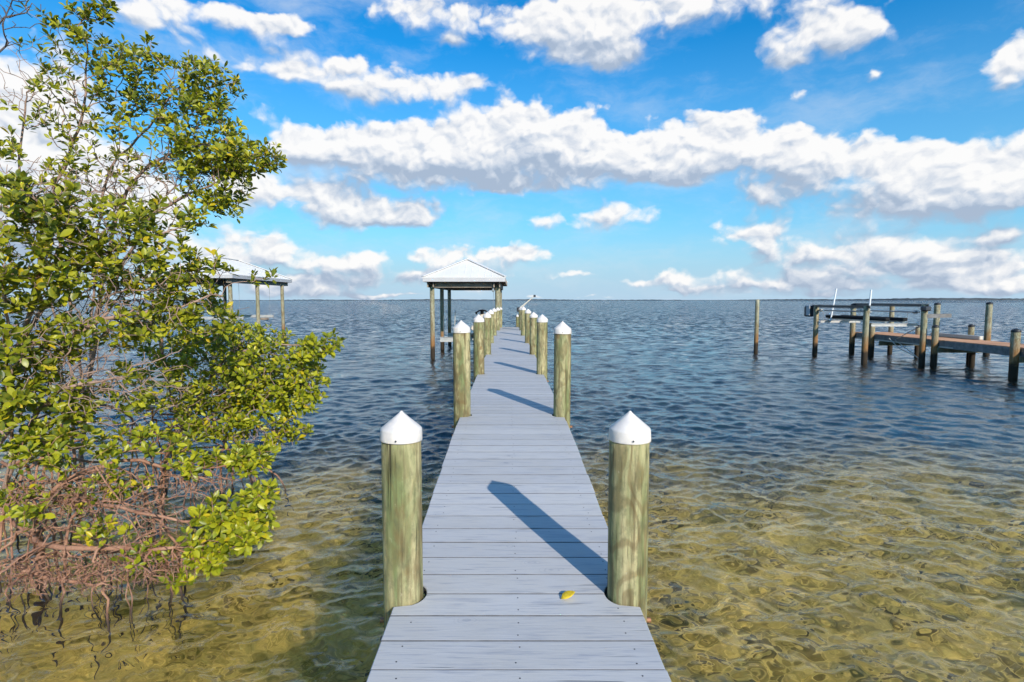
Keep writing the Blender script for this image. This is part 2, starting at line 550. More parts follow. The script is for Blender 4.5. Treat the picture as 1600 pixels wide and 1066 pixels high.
# ------------------------------------------------------------------ water and seabed
def fan(r_list, ang):
    rr, aa = np.meshgrid(r_list, ang, indexing='ij')
    x = rr * np.sin(aa)
    y = rr * np.cos(aa)
    nr, na = rr.shape
    i = np.arange(nr - 1)[:, None] * na + np.arange(na - 1)[None, :]
    q = np.stack([i, i + 1, i + na + 1, i + na], -1).reshape(-1, 4)
    # close the ring behind the camera
    j = np.arange(nr - 1) * na
    q2 = np.stack([j + na - 1, j, j + na, j + 2 * na - 1], -1)
    return x, y, rr, np.concatenate([q, q2])

def geo(a, b, k):
    n = max(2, int(math.log(b / a) / math.log(k)))
    return list(np.geomspace(a, b, n + 1))[:-1]

front = np.linspace(-R(60), R(60), 900)
back = np.linspace(R(60), R(300), 90)[1:-1]
angs = np.concatenate([front, back])
rads = np.array(geo(.3, 3.3, 1.09) + geo(3.3, 13, 1.0042) + geo(13, 120, 1.0065) + geo(120, 12000, 1.035) + [12000.0])
wx, wy, wr, wq = fan(rads, angs)
spacing = np.gradient(wr, axis=0)
spacing = np.maximum(spacing, 1e-3)
hz = np.zeros_like(wx)
dxo = np.zeros_like(wx); dyo = np.zeros_like(wx)
NW = 76
lam = np.geomspace(.085, 1.6, NW)
for i in range(NW):
    th = R(-100) + rng.normal(0, R(48))
    L = lam[i] * rng.uniform(.9, 1.1)
    kx, ky = math.cos(th) * 2 * math.pi / L, math.sin(th) * 2 * math.pi / L
    slope = .036 * (1.4 if L < .6 else .55)
    A = slope * L / (2 * math.pi)
    fade = np.clip(L / (2.6 * spacing) - .6, 0, 1)
    ph = kx * wx + ky * wy + rng.uniform(0, 6.28)
    # gusty patches
    hz += A * fade * np.sin(ph)
    c = A * fade * .75 * np.cos(ph)
    dxo += c * math.cos(th); dyo += c * math.sin(th)
gust = .85 + .16 * np.sin(.11 * wx + .23 * wy + 1.0) * np.sin(.31 * wy - .17 * wx) + .12 * np.sin(.9 * wy + .4 * wx)
hz *= gust
wv = np.stack([wx + dxo * gust, wy + dyo * gust, hz], -1).reshape(-1, 3)
water_me = np_mesh('water', wv, quads=wq)

def water_mat():
    m, k, p, o = material('sea_water')
    k.t.nodes.remove(p)
    pos = k.n('ShaderNodeNewGeometry').outputs['Position']
    dist = k.vm('LENGTH', k.scale(pos, (1, 1, 0)))
    n1 = k.noise(k.scale(pos, (1, 1.5, 0)), 5.5, 3, .6)
    h = k.m('MULTIPLY', n1, k.remap(dist, 7, 25, 0, .022))
    nrm = k.bump(h, 1.0, 1.0)
    # beyond the modelled waves: slopes of the chop, taken straight as a surface normal
    sl_ = k.noise(k.scale(pos, (1.0, 1.6, 0)), 1.3, 4, .6, out=1)
    sl_ = k.scale(k.vm('SUBTRACT', sl_, (.5, .5, .5)), (1.8, 2.6, 0))
    sl_ = k.vm('ADD', sl_, (0, -.17, 0))        # steeper fronts, running in towards the shore
    amt = k.remap(dist, 10, 70, 0, 1)
    nrm = k.vm('NORMALIZE', k.vm('ADD', nrm, k.vm('MULTIPLY', sl_, k.n('ShaderNodeCombineXYZ', inputs={0: amt, 1: amt, 2: 0.0}).outputs[0])))
    g = k.n('ShaderNodeBsdfGlass', inputs={'IOR': 1.32, 'Roughness': 0.0})
    k.set(g, 'Color', (.97, .99, .985, 1))
    k.set(g, 'Normal', nrm)
    k.t.links.new(g.outputs[0], o.inputs[0])
    return m
M['water'] = water_mat()
water = link('water', water_me, M['water'])
tag(water, 'clear rippled bay water turning from amber shallows to deep blue', 'water', kind='structure')

brads = np.array(geo(.3, 2.5, 1.12) + geo(2.5, 24, 1.010) + geo(24, 11500, 1.06) + [11500.0])
bang = np.concatenate([np.linspace(-R(62), R(62), 420), np.linspace(R(62), R(298), 60)[1:-1]])
bx, by, br, bq = fan(brads, bang)
def bed_z(x, y):
    t = np.maximum(y - 1.5, 0)
    return -.72 - 1.7 * (1 - np.exp(-t / 26.0)) + .12 * np.clip(-(x + 3.0) / 4, 0, 1) * np.clip((9 - y) / 4, 0, 1)
bz = bed_z(bx, by)
near = np.clip((20 - br) / 10, 0, 1)
for i in range(40):
    L = float(np.geomspace(.12, 1.6, 40)[i])
    th = rng.uniform(0, 6.28)
    bz += near * .008 * (L ** .8) * np.sin((math.cos(th) * bx + math.sin(th) * by) * 6.283 / L + rng.uniform(0, 6.28))
bed_me = np_mesh('seabed', np.stack([bx, by, bz], -1).reshape(-1, 3), quads=bq)

def bed_mat():
    m, k, p, o = material('sand_and_algae')
    pos = k.n('ShaderNodeNewGeometry').outputs['Position']
    wv_ = k.vm('ADD', pos, k.scale(k.noise(pos, 4, 3, out=1), (.16, .16, 0)))
    flat = k.scale(wv_, (1, 1, 0))
    cob = k.n('ShaderNodeTexVoronoi', inputs={'Scale': 7.0})
    k.set(cob, 'Vector', flat)
    edge = k.voro(flat, 7.0, 'DISTANCE_TO_EDGE')
    tone = k.n('ShaderNodeSeparateColor', inputs={0: cob.outputs['Color']}).outputs[0]
    fine = k.noise(pos, 26, 5, .65)
    patch = k.noise(pos, .8, 4, .6)
    sand = k.ramp(fine, [(.25, (.54, .34, .070)), (.75, (.93, .64, .165))])
    stone = k.ramp(tone, [(0, (.13, .085, .018)), (.5, (.46, .30, .060)), (1, (.78, .52, .12))])
    col = k.mix(k.m('MULTIPLY', k.remap(edge, .02, .10), k.remap(patch, .34, .56)), sand, stone)
    algae = k.noise(pos, 1.7, 5, .65)
    col = k.mix(k.remap(algae, .50, .68, 0, .7), col, (.115, .11, .015))
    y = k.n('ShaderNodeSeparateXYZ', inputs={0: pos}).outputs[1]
    # sea grass further out, blued to paint in light scattered by deep water
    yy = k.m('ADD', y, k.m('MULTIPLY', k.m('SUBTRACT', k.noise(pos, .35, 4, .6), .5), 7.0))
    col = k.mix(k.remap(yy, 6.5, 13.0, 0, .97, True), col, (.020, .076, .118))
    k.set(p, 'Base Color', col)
    k.set(p, 'Roughness', .95)
    p.inputs['Specular IOR Level'].default_value = .05
    k.set(p, 'Normal', k.bump(k.m('ADD', k.m('MULTIPLY', edge, 1.0), k.m('MULTIPLY', fine, .3)), .8, .05))
    return m
M['bed'] = bed_mat()
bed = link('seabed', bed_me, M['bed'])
tag(bed, 'sandy seabed with stones and algae under shallow water', 'seabed', kind='structure')

# far shore: a low wooded coast along the horizon
def shore():
    n = 700
    a = np.linspace(R(-70), R(70), n)
    r = 6500 + 500 * np.sin(a * 5 + 1) + 200 * np.sin(a * 17)
    hgt = 8 + 4 * np.sin(a * 9 + 2) + 3 * np.sin(a * 31) + rng.uniform(-2, 3, n) + 9 * np.clip((a - .35) * 2, 0, 1)
    hgt = np.clip(hgt, 3, 40)
    v, q = [], []
    for dr, hs_ in ((0, 0), (10, .75), (60, 1.0), (200, .8), (400, 0)):
        v.append(np.stack([(r + dr) * np.sin(a), (r + dr) * np.cos(a), hgt * hs_ - (.8 if hs_ == 0 else 0)], -1))
    v = np.concatenate(v)
    for j in range(4):
        i = j * n + np.arange(n - 1)
        q.append(np.stack([i, i + 1, i + n + 1, i + n], -1))
    return np_mesh('far_shore', v, quads=np.concatenate(q))
M['shore'] = simple('distant_trees', (.085, .105, .12), .95, 0, .25, .01)
tag(link('far_shore', shore(), M['shore']), 'low wooded coast running along the horizon', 'shore', kind='structure')

# ------------------------------------------------------------------ the pier
def interp(x, xs, ys):
    return float(np.interp(x, xs, ys))
def deck_z(y): return CAMZ + interp(y, [0, 2.06, 2.6, 3.5, 4.2, 5.0, 5.7, 6.4, 9, 30], [-1.53, -1.516, -1.508, -1.482, -1.44, -1.395, -1.365, -1.352, -1.36, -1.36])
def deck_c(y): return interp(y, [0, 2.6, 6.3, 10, 13.6, 17.3, 21, 25, 30], [.026, .024, .0, -.028, -.042, -.088, -.125, -.135, -.14])
HW = .61
# (side, y, x, tip z above water)
PILES = [(-1, 2.69, -.556, -.553), (1, 2.69, .592, -.553), (-1, 6.34, -.589, -.234), (1, 6.34, .589, -.245), (-1, 9.99, -.611, -.258), (1, 9.99, .557, -.258),
         (-1, 13.64, -.625, -.297), (1, 13.64, .545, -.294), (-1, 17.29, -.680, -.294), (1, 17.29, .508, -.273), (-1, 20.94, -.690, -.299), (1, 20.94, .440, -.240),
         (-1, 24.4, -.64, -.317), (1, 24.59, .43, -.31), (-1, 27.1, -.585, -.331), (1, 27.1, .43, -.34)]
PR = .1
pier = empty('pier', (0, 0, 0))
tag(pier, 'long grey painted pier with white capped round posts running out over the bay', 'pier')

def plank_rows(y0, y1, zt, th, x_lo, x_hi, notch):
    """one plank across the pier; rows follow the round notches cut for the posts"""
    ys = [y0, y0 + .002] + list(np.linspace(y0 + .006, y1 - .006, 12)) + [y1 - .002, y1]
    drop = [.0022, .0005] + [0] * 12 + [.0005, .0022]
    top = []
    for y, d in zip(ys, drop):
        a, b = x_lo, x_hi
        for (s, cy, cx, r) in notch:
            t = r * r - (y - cy) ** 2
            if t > 0:
                if s < 0: a = max(a, cx + math.sqrt(t))
                else: b = min(b, cx - math.sqrt(t))
        top.append((a, b, y, zt(y) - d))
    n = len(top)
    v, f, side = [], [], []
    for (a, b, y, z) in top:
        v += [(a, y, z - .004), (a + .004, y, z), (b - .004, y, z), (b, y, z - .004), (b, y, z - th), (a, y, z - th)]
    for i in range(n - 1):
        for k in range(6):
            k2 = (k + 1) % 6
            f.append((i * 6 + k, (i + 1) * 6 + k, (i + 1) * 6 + k2, i * 6 + k2))
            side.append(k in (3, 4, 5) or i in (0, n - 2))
    f.append(tuple(range(6)))
    f.append(tuple((n - 1) * 6 + k for k in range(5, -1, -1)))
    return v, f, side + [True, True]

deck = MB()
nails = MB()
sides = []
PITCH_Y, GAP = .187, .005
yb = at(800, 930, 2.6)
y = 2.69 - PITCH_Y * 12
while y < 27.45:
    y0, y1 = y + GAP / 2, y + PITCH_Y - GAP / 2
    ctr = deck_c(y)
    jl, jr = rng.uniform(-.004, .004), rng.uniform(-.004, .004)
    dz, tilt = rng.uniform(-.0012, .0012), rng.uniform(-.006, .006)
    nt = [(s, py, px, PR + .016) for (s, py, px, tz) in PILES if abs(py - (y0 + y1) / 2) < .4]
    ym = (y0 + y1) / 2
    v, f, sds = plank_rows(y0, y1, lambda q: deck_z(q) + dz + tilt * (q - ym), .038, ctr - HW + jl, ctr + HW + jr, nt)
    deck.add(v, f)
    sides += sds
    if y < 9:
        for xx in (-.50, 0.0, .50):
            for yy in (y0 + .045, y1 - .045):
                if rng.random() < .75:
                    nx, ny = ctr + xx + rng.uniform(-.012, .012), yy + rng.uniform(-.012, .012)
                    if all((nx - px) ** 2 + (ny - py) ** 2 > .13 ** 2 for (s, py, px, tz) in PILES):
                        zz = deck_z(ny) + dz + tilt * (ny - ym)
                        nails.lathe([(.0040, -.002), (.0040, .0006), (.0020, .0011)], 8, (nx, ny, zz))
    y += PITCH_Y
dme = deck.mesh('deck')
nd = len(dme.polygons)
deck.add(nails.v, nails.f)
dme = deck.mesh('deck')
deck_o = link('deck', dme, M['deck'], pier)
dme.materials.append(M['dark_metal'])
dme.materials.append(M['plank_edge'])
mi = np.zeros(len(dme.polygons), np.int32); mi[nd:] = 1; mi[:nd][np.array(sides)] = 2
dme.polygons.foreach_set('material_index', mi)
ysj = [.4, 2.06, 2.6, 3.5, 4.2, 5.0, 5.7, 6.4, 9, 12, 15, 18, 21, 24, 27.3]
for xx in (-.46, 0.0, .46):
    jo = MB()
    for a, b in zip(ysj[:-1], ysj[1:]):
        jo.beam((deck_c(a) + xx, a, deck_z(a) - .038 - .095), (deck_c(b) + xx, b, deck_z(b) - .038 - .095), .04, .186)
    jo.build('joist', M['joist'], pier)

def wobble(seed):
    r = random.Random(seed)
    ph = [r.uniform(0, 6.28) for _ in range(6)]
    am = [r.uniform(.004, .012) for _ in range(6)]
    return lambda a, z: sum(am[i] * math.sin((i % 3 + 1) * a + ph[i] + z * (.8 + .5 * i)) for i in range(6))

def piling(parent, x, y, zb, zt, r, mat, seed, name='piling', n=28, taper=.03, lean=(0, 0)):
    b = MB()
    H = zt - zb
    prof = [(r * (1 + taper * (1 - t)), H * t) for t in np.linspace(0, 1, 26)]
    w = wobble(seed)
    b.lathe(prof[:-1] + [(r * .99, H - .006), (r * .93, H)], n, wob=w)
    o = b.build(name, mat, parent, (x, y, zb))
    if lean != (0, 0): o.rotation_euler = (lean[1], lean[0], 0)
    return o

def cone_cap(parent, r, z, mat, h_skirt=.058, h_cone=.088, hole=True):
    b = MB()
    R0 = r * 1.025
    b.lathe([(R0 * .96, 0), (R0 * 1.015, .0), (R0 * 1.02, .004), (R0, h_skirt * .9), (R0 * .985, h_skirt), (R0 * .95, h_skirt + .005),
             (R0 * .5, h_skirt + h_cone * .5), (R0 * .10, h_skirt + h_cone * .9), (R0 * .055, h_skirt + h_cone * .98), (.002, h_skirt + h_cone)], 40)
    o = b.build('post_cap', mat, parent, (0, 0, z))
    o.rotation_euler = (rng.normal(0, .018), rng.normal(0, .018), rng.uniform(0, 6))
    return o

for i, (s, py, px, tz) in enumerate(PILES):
    tip = CAMZ + tz
    ztop = tip - .134
    zb = float(bed_z(np.array(px), np.array(py))) - .5
    o = piling(pier, px, py, zb, ztop, PR * rng.uniform(.97, 1.02), M['pile'], i + 3)
    o.rotation_euler.z = rng.uniform(0, 6.28)
    c = cone_cap(o, PR, ztop - zb - .012, M['cap_white'])
    if i < 4:
        for a in (-1.62, .6, 2.6):
            a2 = a - o.rotation_euler.z
            d = Vector((math.cos(a2), math.sin(a2), 0))
            p0 = d * PR * 1.07
            MB().tube([p0, p0 + d * .004], .0045, 8).build('screw', M['dark_metal'], o, (0, 0, ztop - zb + .006))
    zc = deck_z(py) - .14 - zb
    for dzb in (0, -.1):
        d = Vector((s * math.cos(o.rotation_euler.z), -s * math.sin(o.rotation_euler.z), 0))
        p0 = d * PR * .98 + Vector((0, 0, zc + dzb))
        MB().tube([p0, p0 + d * .025], .013, 6).build('bolt', M['rusty'], o)
for py in sorted({p[1] for p in PILES if p[0] < 0}):
    for dy in (-.125, .125):
        z = deck_z(py + dy) - .038 - .19 - .10
        MB().box((deck_c(py), py + dy, z), (1.36, .04, .2)).build('crossbeam', M['joist'], pier)
# low landing beyond the end of the walkway
ld = MB()
for k in range(24):
    ld.box((-.05, 27.7 + k * .187, .62), (1.5, .18, .038), None, .003)
ld.build('landing_deck', M['deck'], pier)
for i, (px_, ppx, ppy, Y) in enumerate([(0, 813.6, 485.8, 29.4), (0, 808.6, 490.2, 31.6)]):
    t = at(ppx, ppy, Y)
    zb = -2.3
    o = piling(pier, t.x, Y, zb, t.z - .17, .085, M['pile'], 60 + i)
    cone_cap(o, .085, t.z - .17 - zb - .01, M['cap_white'])

# davit hoist at the end of the pier
dv = empty('davit_hoist', (.52, 28.2, .64))
tag(dv, 'slender pale boom with dark head tilted upward at the far right end of the pier', 'davit')
b0 = at(813, 481, 28.2) - dv.location
b1 = at(835.3, 462.6, 28.2) - dv.location
MB().tube([(b0.x, 0, -1.9), (b0.x, 0, b0.z)], .05, 12).build('mast', M['steel'], dv)
MB().tube([b0, b0.lerp(b1, .35), b1], [.045, .032, .022], 10).build('boom', M['rope'], dv)
MB().tube([b0 + Vector((.05, 0, -.1)), b0.lerp(b1, .4) + Vector((0, 0, -.02))], .02, 8).build('brace', M['fascia'], dv)
MB().box(b1, (.12, .08, .12), None, .02).build('pulley', M['dark_metal'], dv)
MB().box(b0 + Vector((-.1, 0, -.09)), (.16, .14, .24), None, .03).build('winch', M['dark_metal'], dv)

# fallen leaf on the deck
def leaf_shape(L, wd, fold=.25, curl=.12):
    """a pointed elliptic leaf along +y, folded along its midrib"""
    n = 5
    v, f = [], []
    for i in range(n + 1):
        t = i / n
        w = wd * (math.sin(math.pi * min(1, t ** .85)) ** .8 if 0 < t < 1 else 0)
        zc = -curl * L * t * t
        v += [(-w, L * t, zc + fold * w), (0, L * t, zc), (w, L * t, zc + fold * w)]
    for i in range(n):
        a = i * 3
        f += [(a, a + 1, a + 4, a + 3), (a + 1, a + 2, a + 5, a + 4)]
    return v, f
M['leaf_yellow'] = simple('yellow_leaf', (.80, .56, .03), .5, 0, .2, 40)
lf = MB()
v, f = leaf_shape(.080, .023, .5, -.22)
lf.add(v, f, True)
lp = at(876, 930, 2.645)
fl = link('fallen_leaf', lf.mesh('fallen_leaf'), M['leaf_yellow'])
fl.location = (lp.x, 2.635, deck_z(2.64) + .006)
fl.rotation_euler = (R(8), R(12), R(-72))
sm = fl.modifiers.new('thick', 'SOLIDIFY'); sm.thickness = .0012
tag(fl, 'single curled yellow leaf lying on the grey deck boards', 'leaf')

# ------------------------------------------------------------------ boat shelters
def hip_roof(parent, x0, x1, y0, y1, ze, zr, th=.16, rot=0, rib=.3):
    """hip roof with ridge along y, ribbed sheets, fascia, soffit"""
    xm = (x0 + x1) / 2
    hw = (x1 - x0) / 2
    ya, yb_ = y0 + hw, y1 - hw
    if yb_ < ya: ya = yb_ = (y0 + y1) / 2
    A, B, C, D = Vector((x0, y0, ze)), Vector((x1, y0, ze)), Vector((x1, y1, ze)), Vector((x0, y1, ze))
    E1, E2 = Vector((xm, ya, zr)), Vector((xm, yb_, zr))
    rf = MB()
    dn = Vector((0, 0, -.03))
    vs = [A, B, C, D, E1, E2]
    fs = [(0, 1, 4), (1, 2, 5, 4), (2, 3, 5), (3, 0, 4, 5)]
    rf.add(vs, fs)
    rf.add([p + dn for p in vs], [tuple(reversed(q)) for q in fs])
    rf.add([A, B, C, D, A + dn, B + dn, C + dn, D + dn], [(4, 5, 1, 0), (5, 6, 2, 1), (6, 7, 3, 2), (7, 4, 0, 3)])
    # standing seams
    def seam(p, q): rf.beam(p + Vector((0, 0, .006)), q + Vector((0, 0, .002)), .016, .014)
    nseam = int((x1 - x0) / rib)
    for i in range(1, nseam):
        x = x0 + (x1 - x0) * i / nseam
        t = 1 - abs(x - xm) / hw
        for (ys_, yt) in ((y0, ya), (y1, yb_)):
            seam(Vector((x, ys_, ze)), Vector((x, ys_ + (yt - ys_) * t, ze + (zr - ze) * t)))
    nseam = int((y1 - y0) / rib)
    for i in range(1, nseam):
        yy = y0 + (y1 - y0) * i / nseam
        t = min(1, (yy - y0) / max(.01, ya - y0), (y1 - yy) / max(.01, y1 - yb_))
        for xs_ in (x0, x1):
            seam(Vector((xs_, yy, ze)), Vector((xs_ + (xm - xs_) * t, yy, ze + (zr - ze) * t)))
    roof = rf.build('roof', M['white_roof'], parent)
    rc = MB()
    for p, q in ((A, E1), (B, E1), (C, E2), (D, E2), (E1, E2)):
        if (p - q).length > .05: rc.beam(p + Vector((0, 0, .035)), q + Vector((0, 0, .035)), .16, .03)
    rc.build('ridge_cap', M['white_roof'], roof)
    fa = MB()
    zf = ze - .035 - th / 2
    fa.box((xm, y0 + .02, zf), (x1 - x0 - .02, .03, th)); fa.box((xm, y1 - .02, zf), (x1 - x0 - .02, .03, th))
    fa.box((x0 + .02, (y0 + y1) / 2, zf), (.03, y1 - y0 - .08, th)); fa.box((x1 - .02, (y0 + y1) / 2, zf), (.03, y1 - y0 - .08, th))
    fa.build('fascia', M['fascia'], roof)
    return roof

# shelter over the lift beside the pier's end
sh = empty('boat_shelter', (0, 0, 0))
tag(sh, 'open boat shelter with white hip roof beside the far end of the grey pier', 'boat shelter')
SX0, SX1, SY0, SY1 = -4.02, -.29, 24.55, 33.0
ze = CAMZ + 1.03
hip_roof(sh, SX0, SX1, SY0, SY1, ze, CAMZ + 1.95, .17)
for (px, py) in ((-3.68, 25.16), (-3.72, 29.0), (-3.72, 32.4), (-.66, 25.16), (-.72, 29.0), (-.72, 32.4)):
    zb = -2.6
    piling(sh, px, py, zb, ze - .36, .105 if px < -2 else .12, M['pile_old'], int(py * 7 + px), 'post', 20, .02)
for xx in (-3.70, -.69):
    for dx in (-.13, .13): MB().box((xx + dx, 28.78, ze - .33), (.05, 8.0, .24)).build('side_beam', M['soffit'], sh)
for yy in (25.0, 29.0, 32.5):
    MB().box((-2.19, yy, ze - .335), (2.68, .09, .25)).build('cross_beam', M['soffit'], sh)
for yy in np.arange(24.9, 32.9, .6):
    MB().box((-2.16, yy + .2, ze - .14), (3.76, .045, .12)).build('roof_joist', M['soffit'], sh)
lg = MB()
lg.box((-.86, 24.98, ze - .56), (.1, .14, .2), None, .02)
lg.build('floodlight', M['steel'], sh)
# lift cradle
for yy in (27.4, 30.6):
    lc = MB()
    lc.box((-2.19, yy, .72), (2.85, .12, .2)); lc.box((-2.19, yy, .83), (2.85, .2, .02)); lc.box((-2.19, yy, .61), (2.85, .2, .02))
    lc.build('lift_beam', M['alu'], sh)
    for xx in (-3.45, -.92): MB().tube([(xx, yy, .8), (xx, yy, ze - .45)], .008, 5).build('lift_cable', M['steel'], sh)
for xx in (-1.95, -1.25): MB().box((xx, 29.0, .92), (.16, 4.2, .12), None, .02).build('bunk', M['carpet'], sh)
gp = MB()
gp.tube([(-2.9, 27.4, .8), (-2.86, 27.4, 2.15)], .018, 8)
gp.build('guide_pole', M['rope'], sh)

# watercraft sitting on the bunks
pw = empty('watercraft', (-1.6, 28.9, .98))
tag(pw, 'small cream watercraft with black handlebar, mostly hidden behind the left pier posts', 'watercraft')
def loft(secs, name, mat, parent):
    b = MB()
    n = len(secs[0])
    vs = [p for s_ in secs for p in s_]
    fs = []
    for i in range(len(secs) - 1):
        for k in range(n):
            fs.append((i * n + k, i * n + (k + 1) % n, (i + 1) * n + (k + 1) % n, (i + 1) * n + k))
    b.add(vs, fs, True)
    b.add(secs[0], [tuple(range(n - 1, -1, -1))]); b.add(secs[-1], [tuple(range(n))])
    return b.build(name, mat, parent)
def hull_sec(y, w, zb, zt):
    return [Vector((-w * .15, y, zb)), Vector((w * .15, y, zb)), Vector((w * .8, y, zb + (zt - zb) * .4)), Vector((w, y, zb + (zt - zb) * .62)), Vector((w * .86, y, zt)),
            Vector((w * .4, y, zt + .06)), Vector((-w * .4, y, zt + .06)), Vector((-w * .86, y, zt)), Vector((-w, y, zb + (zt - zb) * .62)), Vector((-w * .8, y, zb + (zt - zb) * .4))]
loft([hull_sec(-1.55, .46, .06, .42), hull_sec(-1.2, .55, .02, .44), hull_sec(-.3, .58, .0, .48), hull_sec(.5, .54, .03, .56), hull_sec(1.1, .36, .14, .60), hull_sec(1.5, .10, .34, .58)], 'hull', M['hull'], pw)
loft([[Vector((x_ * w, y, z)) for x_, z in ((-1, .45), (-.8, zt), (.8, zt), (1, .45))] for y, w, zt in ((-1.25, .16, .66), (-1.0, .20, .80), (-.3, .19, .78), (.15, .15, .74), (.3, .10, .6))], 'seat', M['seat_black'], pw)
loft([[Vector((x_ * w, y, z)) for x_, z in ((-1, .5), (-.7, zt), (.7, zt), (1, .5))] for y, w, zt in ((.22, .14, .95), (.42, .22, 1.0), (.7, .26, .84), (1.15, .16, .66))], 'console', M['hull'], pw)
hb = MB()
hb.tube([(-.3, .12, 1.06), (-.16, .3, 1.16), (.16, .3, 1.16), (.3, .12, 1.06)], .04, 8)
hb.tube([(0, .34, .9), (0, .28, 1.2)], .09, 8)
hb.build('handlebar', M['seat_black'], pw)
for xs in (-.3, .3):
    MB().tube([(xs, .5, .95), (xs * 1.2, .5, 1.08)], .045, 8).build('mirror', M['seat_black'], pw)

# the neighbour's shelter behind the mangroves
nb = empty('boat_shelter', (0, 0, 0))
tag(nb, 'white roofed boat shelter on pale posts partly hidden behind the green mangroves', 'boat shelter')
NX0, NX1, NY0, NY1 = -18.7, -14.1, 27.6, 35.1
nze = CAMZ + 1.30
hip_roof(nb, NX0, NX1, NY0, NY1, nze, CAMZ + 2.35, .16)
for (px, py) in ((-14.6, 28.3), (-14.45, 31.0), (-14.35, 34.1), (-18.3, 28.3), (-18.2, 33.2), (-18.2, 34.6)):
    piling(nb, px, py, -2.6, nze - .3, .1, M['pile_old'], int(py * 3 - px), 'post', 18, .02)
for xx in (-14.45, -18.25): MB().box((xx, 31.4, nze - .30), (.28, 7.0, .22)).build('side_beam', M['soffit'], nb)
for yy in np.arange(28.0, 34.9, .7): MB().box((-16.4, yy, nze - .13), (4.4, .045, .10)).build('roof_joist', M['soffit'], nb)
for yy in (29.5, 33.2):
    MB().box((-16.3, yy, 1.72), (3.5, .14, .16), None, .01).build('lift_beam', M['alu'], nb)
    MB().tube([(-14.75, yy, 1.8), (-14.75, yy, nze - .35)], .008, 5).build('lift_cable', M['steel'], nb)
MB().box((-15.0, 33.0, 1.56), (.4, .3, .14), None, .03).build('winch_box', M['soffit'], nb)

# ------------------------------------------------------------------ dock on the right
dk = empty('dock', (0, 0, 0))
tag(dk, 'low dock with orange brown boards and grey side beams at the right', 'dock')
db = MB()
DX0, DX1, DZ = 17.46, 19.05, 1.06
y = 13.2
while y < 27.75:
    db.box(((DX0 + DX1) / 2 + rng.uniform(-.01, .01), y, DZ + rng.uniform(-.003, .003)), (DX1 - DX0, .138, .036), None, .003)
    y += .146
db.build('deck_boards', M['dock'], dk)
for xx in (DX0 - .022, DX1 + .022):
    MB().box((xx, 20.5, DZ - .155), (.045, 14.6, .29), None, .004).build('side_beam', M['grey_wood'], dk)
MB().box((18.25, 20.5, DZ - .15), (.05, 14.5, .2)).build('joist', M['grey_wood'], dk)
MB().box((DX0 - .045, 24.5, DZ - .26), (.012, 6.2, .05)).build('cable_conduit', M['rope'], dk)
for yy in (14.6, 18.5, 22.1, 25.6):
    MB().box((18.3, yy, DZ - .40), (1.95, .06, .2)).build('crossbeam', M['joist'], dk)
def flat_cap(parent, r, z):
    MB().lathe([(r * 1.07, 0), (r * 1.09, .004), (r * 1.08, .05), (r * .9, .085), (r * .2, .115), (.004, .118)], 20).build('post_cap', M['cap_black'], parent, (0, 0, z))
# (x, y, top px y, capped, radius)
for i, (x_, y_, zt, cap, r_) in enumerate([(17.30, 27.6, 473.6, True, .125), (17.30, 22.2, 507, True, .115), (17.27, 18.61, 513, True, .13), (17.36, 26.2, 505, False, .125), (17.3, 14.8, 515, True, .12),
                                           (19.23, 25.73, 507, True, .10), (19.23, 22.75, 506, True, .105), (19.25, 27.6, 478, False, .11), (19.25, 18.9, 512, True, .11), (19.25, 14.8, 515, True, .11)]):
    z = CAMZ + (469 - zt) / 850 * y_ - (.1 if cap else 0)
    o = piling(dk, x_, y_, -2.4, z, r_, M['pile_old'], 90 + i, 'piling', 20, .03)
    if cap: flat_cap(o, r_, z + 2.4 - .03)
piling(dk, 19.0, 22.35, -2.4, DZ - .2, .1, M['pile_old'], 131, 'piling', 20)
MB().box((18.95, 23.2, DZ + .11), (.16, 2.6, .16), None, .02).build('bench_rail', M['rope'], dk)
MB().tube([(17.22, 22.9, 1.6), (17.3, 23.8, 1.25), (17.36, 24.6, .9), (17.30, 23.6, .5), (17.28, 22.9, .18)], .018, 6).build('mooring_rope', M['rope'], dk)
MB().tube([(17.30, 24.9, .95), (17.28, 24.2, .55), (17.27, 23.2, .3)], .018, 6).build('mooring_rope', M['rope'], dk)

# boat lift at the dock's outer side
bl = empty('boat_lift', (0, 0, 0))
tag(bl, 'empty boat lift with dark overhead beams and two white guide poles beside the dock', 'boat lift')
LP = [(15.12, 27.05, 479.5), (15.04, 23.11, 480), (17.05, 22.51, 478)]
for i, (x_, y_, py) in enumerate(LP):
    z = CAMZ + (469 - py) / 850 * y_ + .05
    piling(bl, x_, y_, -2.4, z, .115, M['pile_old'], 150 + i, 'post', 20, .03)
zt = CAMZ - .30
def ibeam(b, p, q, w, h, t):
    p, q = Vector(p), Vector(q)
    up = Vector((0, 0, h / 2))
    b.beam(p, q, t, h - 2 * t); b.beam(p + up, q + up, w, t); b.beam(p - up, q - up, w, t)
b = MB(); ibeam(b, (15.08, 27.35, zt), (15.02, 22.85, zt), .11, .13, .018); b.build('top_beam', M['dark_metal'], bl)
b = MB(); ibeam(b, (17.32, 27.5, zt + .08), (17.05, 22.3, zt + .08), .11, .13, .018); b.build('top_beam', M['dark_metal'], bl)
for (xa, ya, xb, yb2) in ((15.2, 27.0, 15.16, 23.0), (17.1, 27.0, 16.92, 22.6)):
    b = MB(); b.tube([(xa, ya, zt - .2), (xb, yb2, zt - .2)], .03, 8)
    for t in (.06, .94):
        b.tube([(xa + (xb - xa) * (t - .02), ya + (yb2 - ya) * (t - .02), zt - .2), (xa + (xb - xa) * (t + .02), ya + (yb2 - ya) * (t + .02), zt - .2)], .07, 10)
    b.build('drive_pipe', M['steel'], bl)
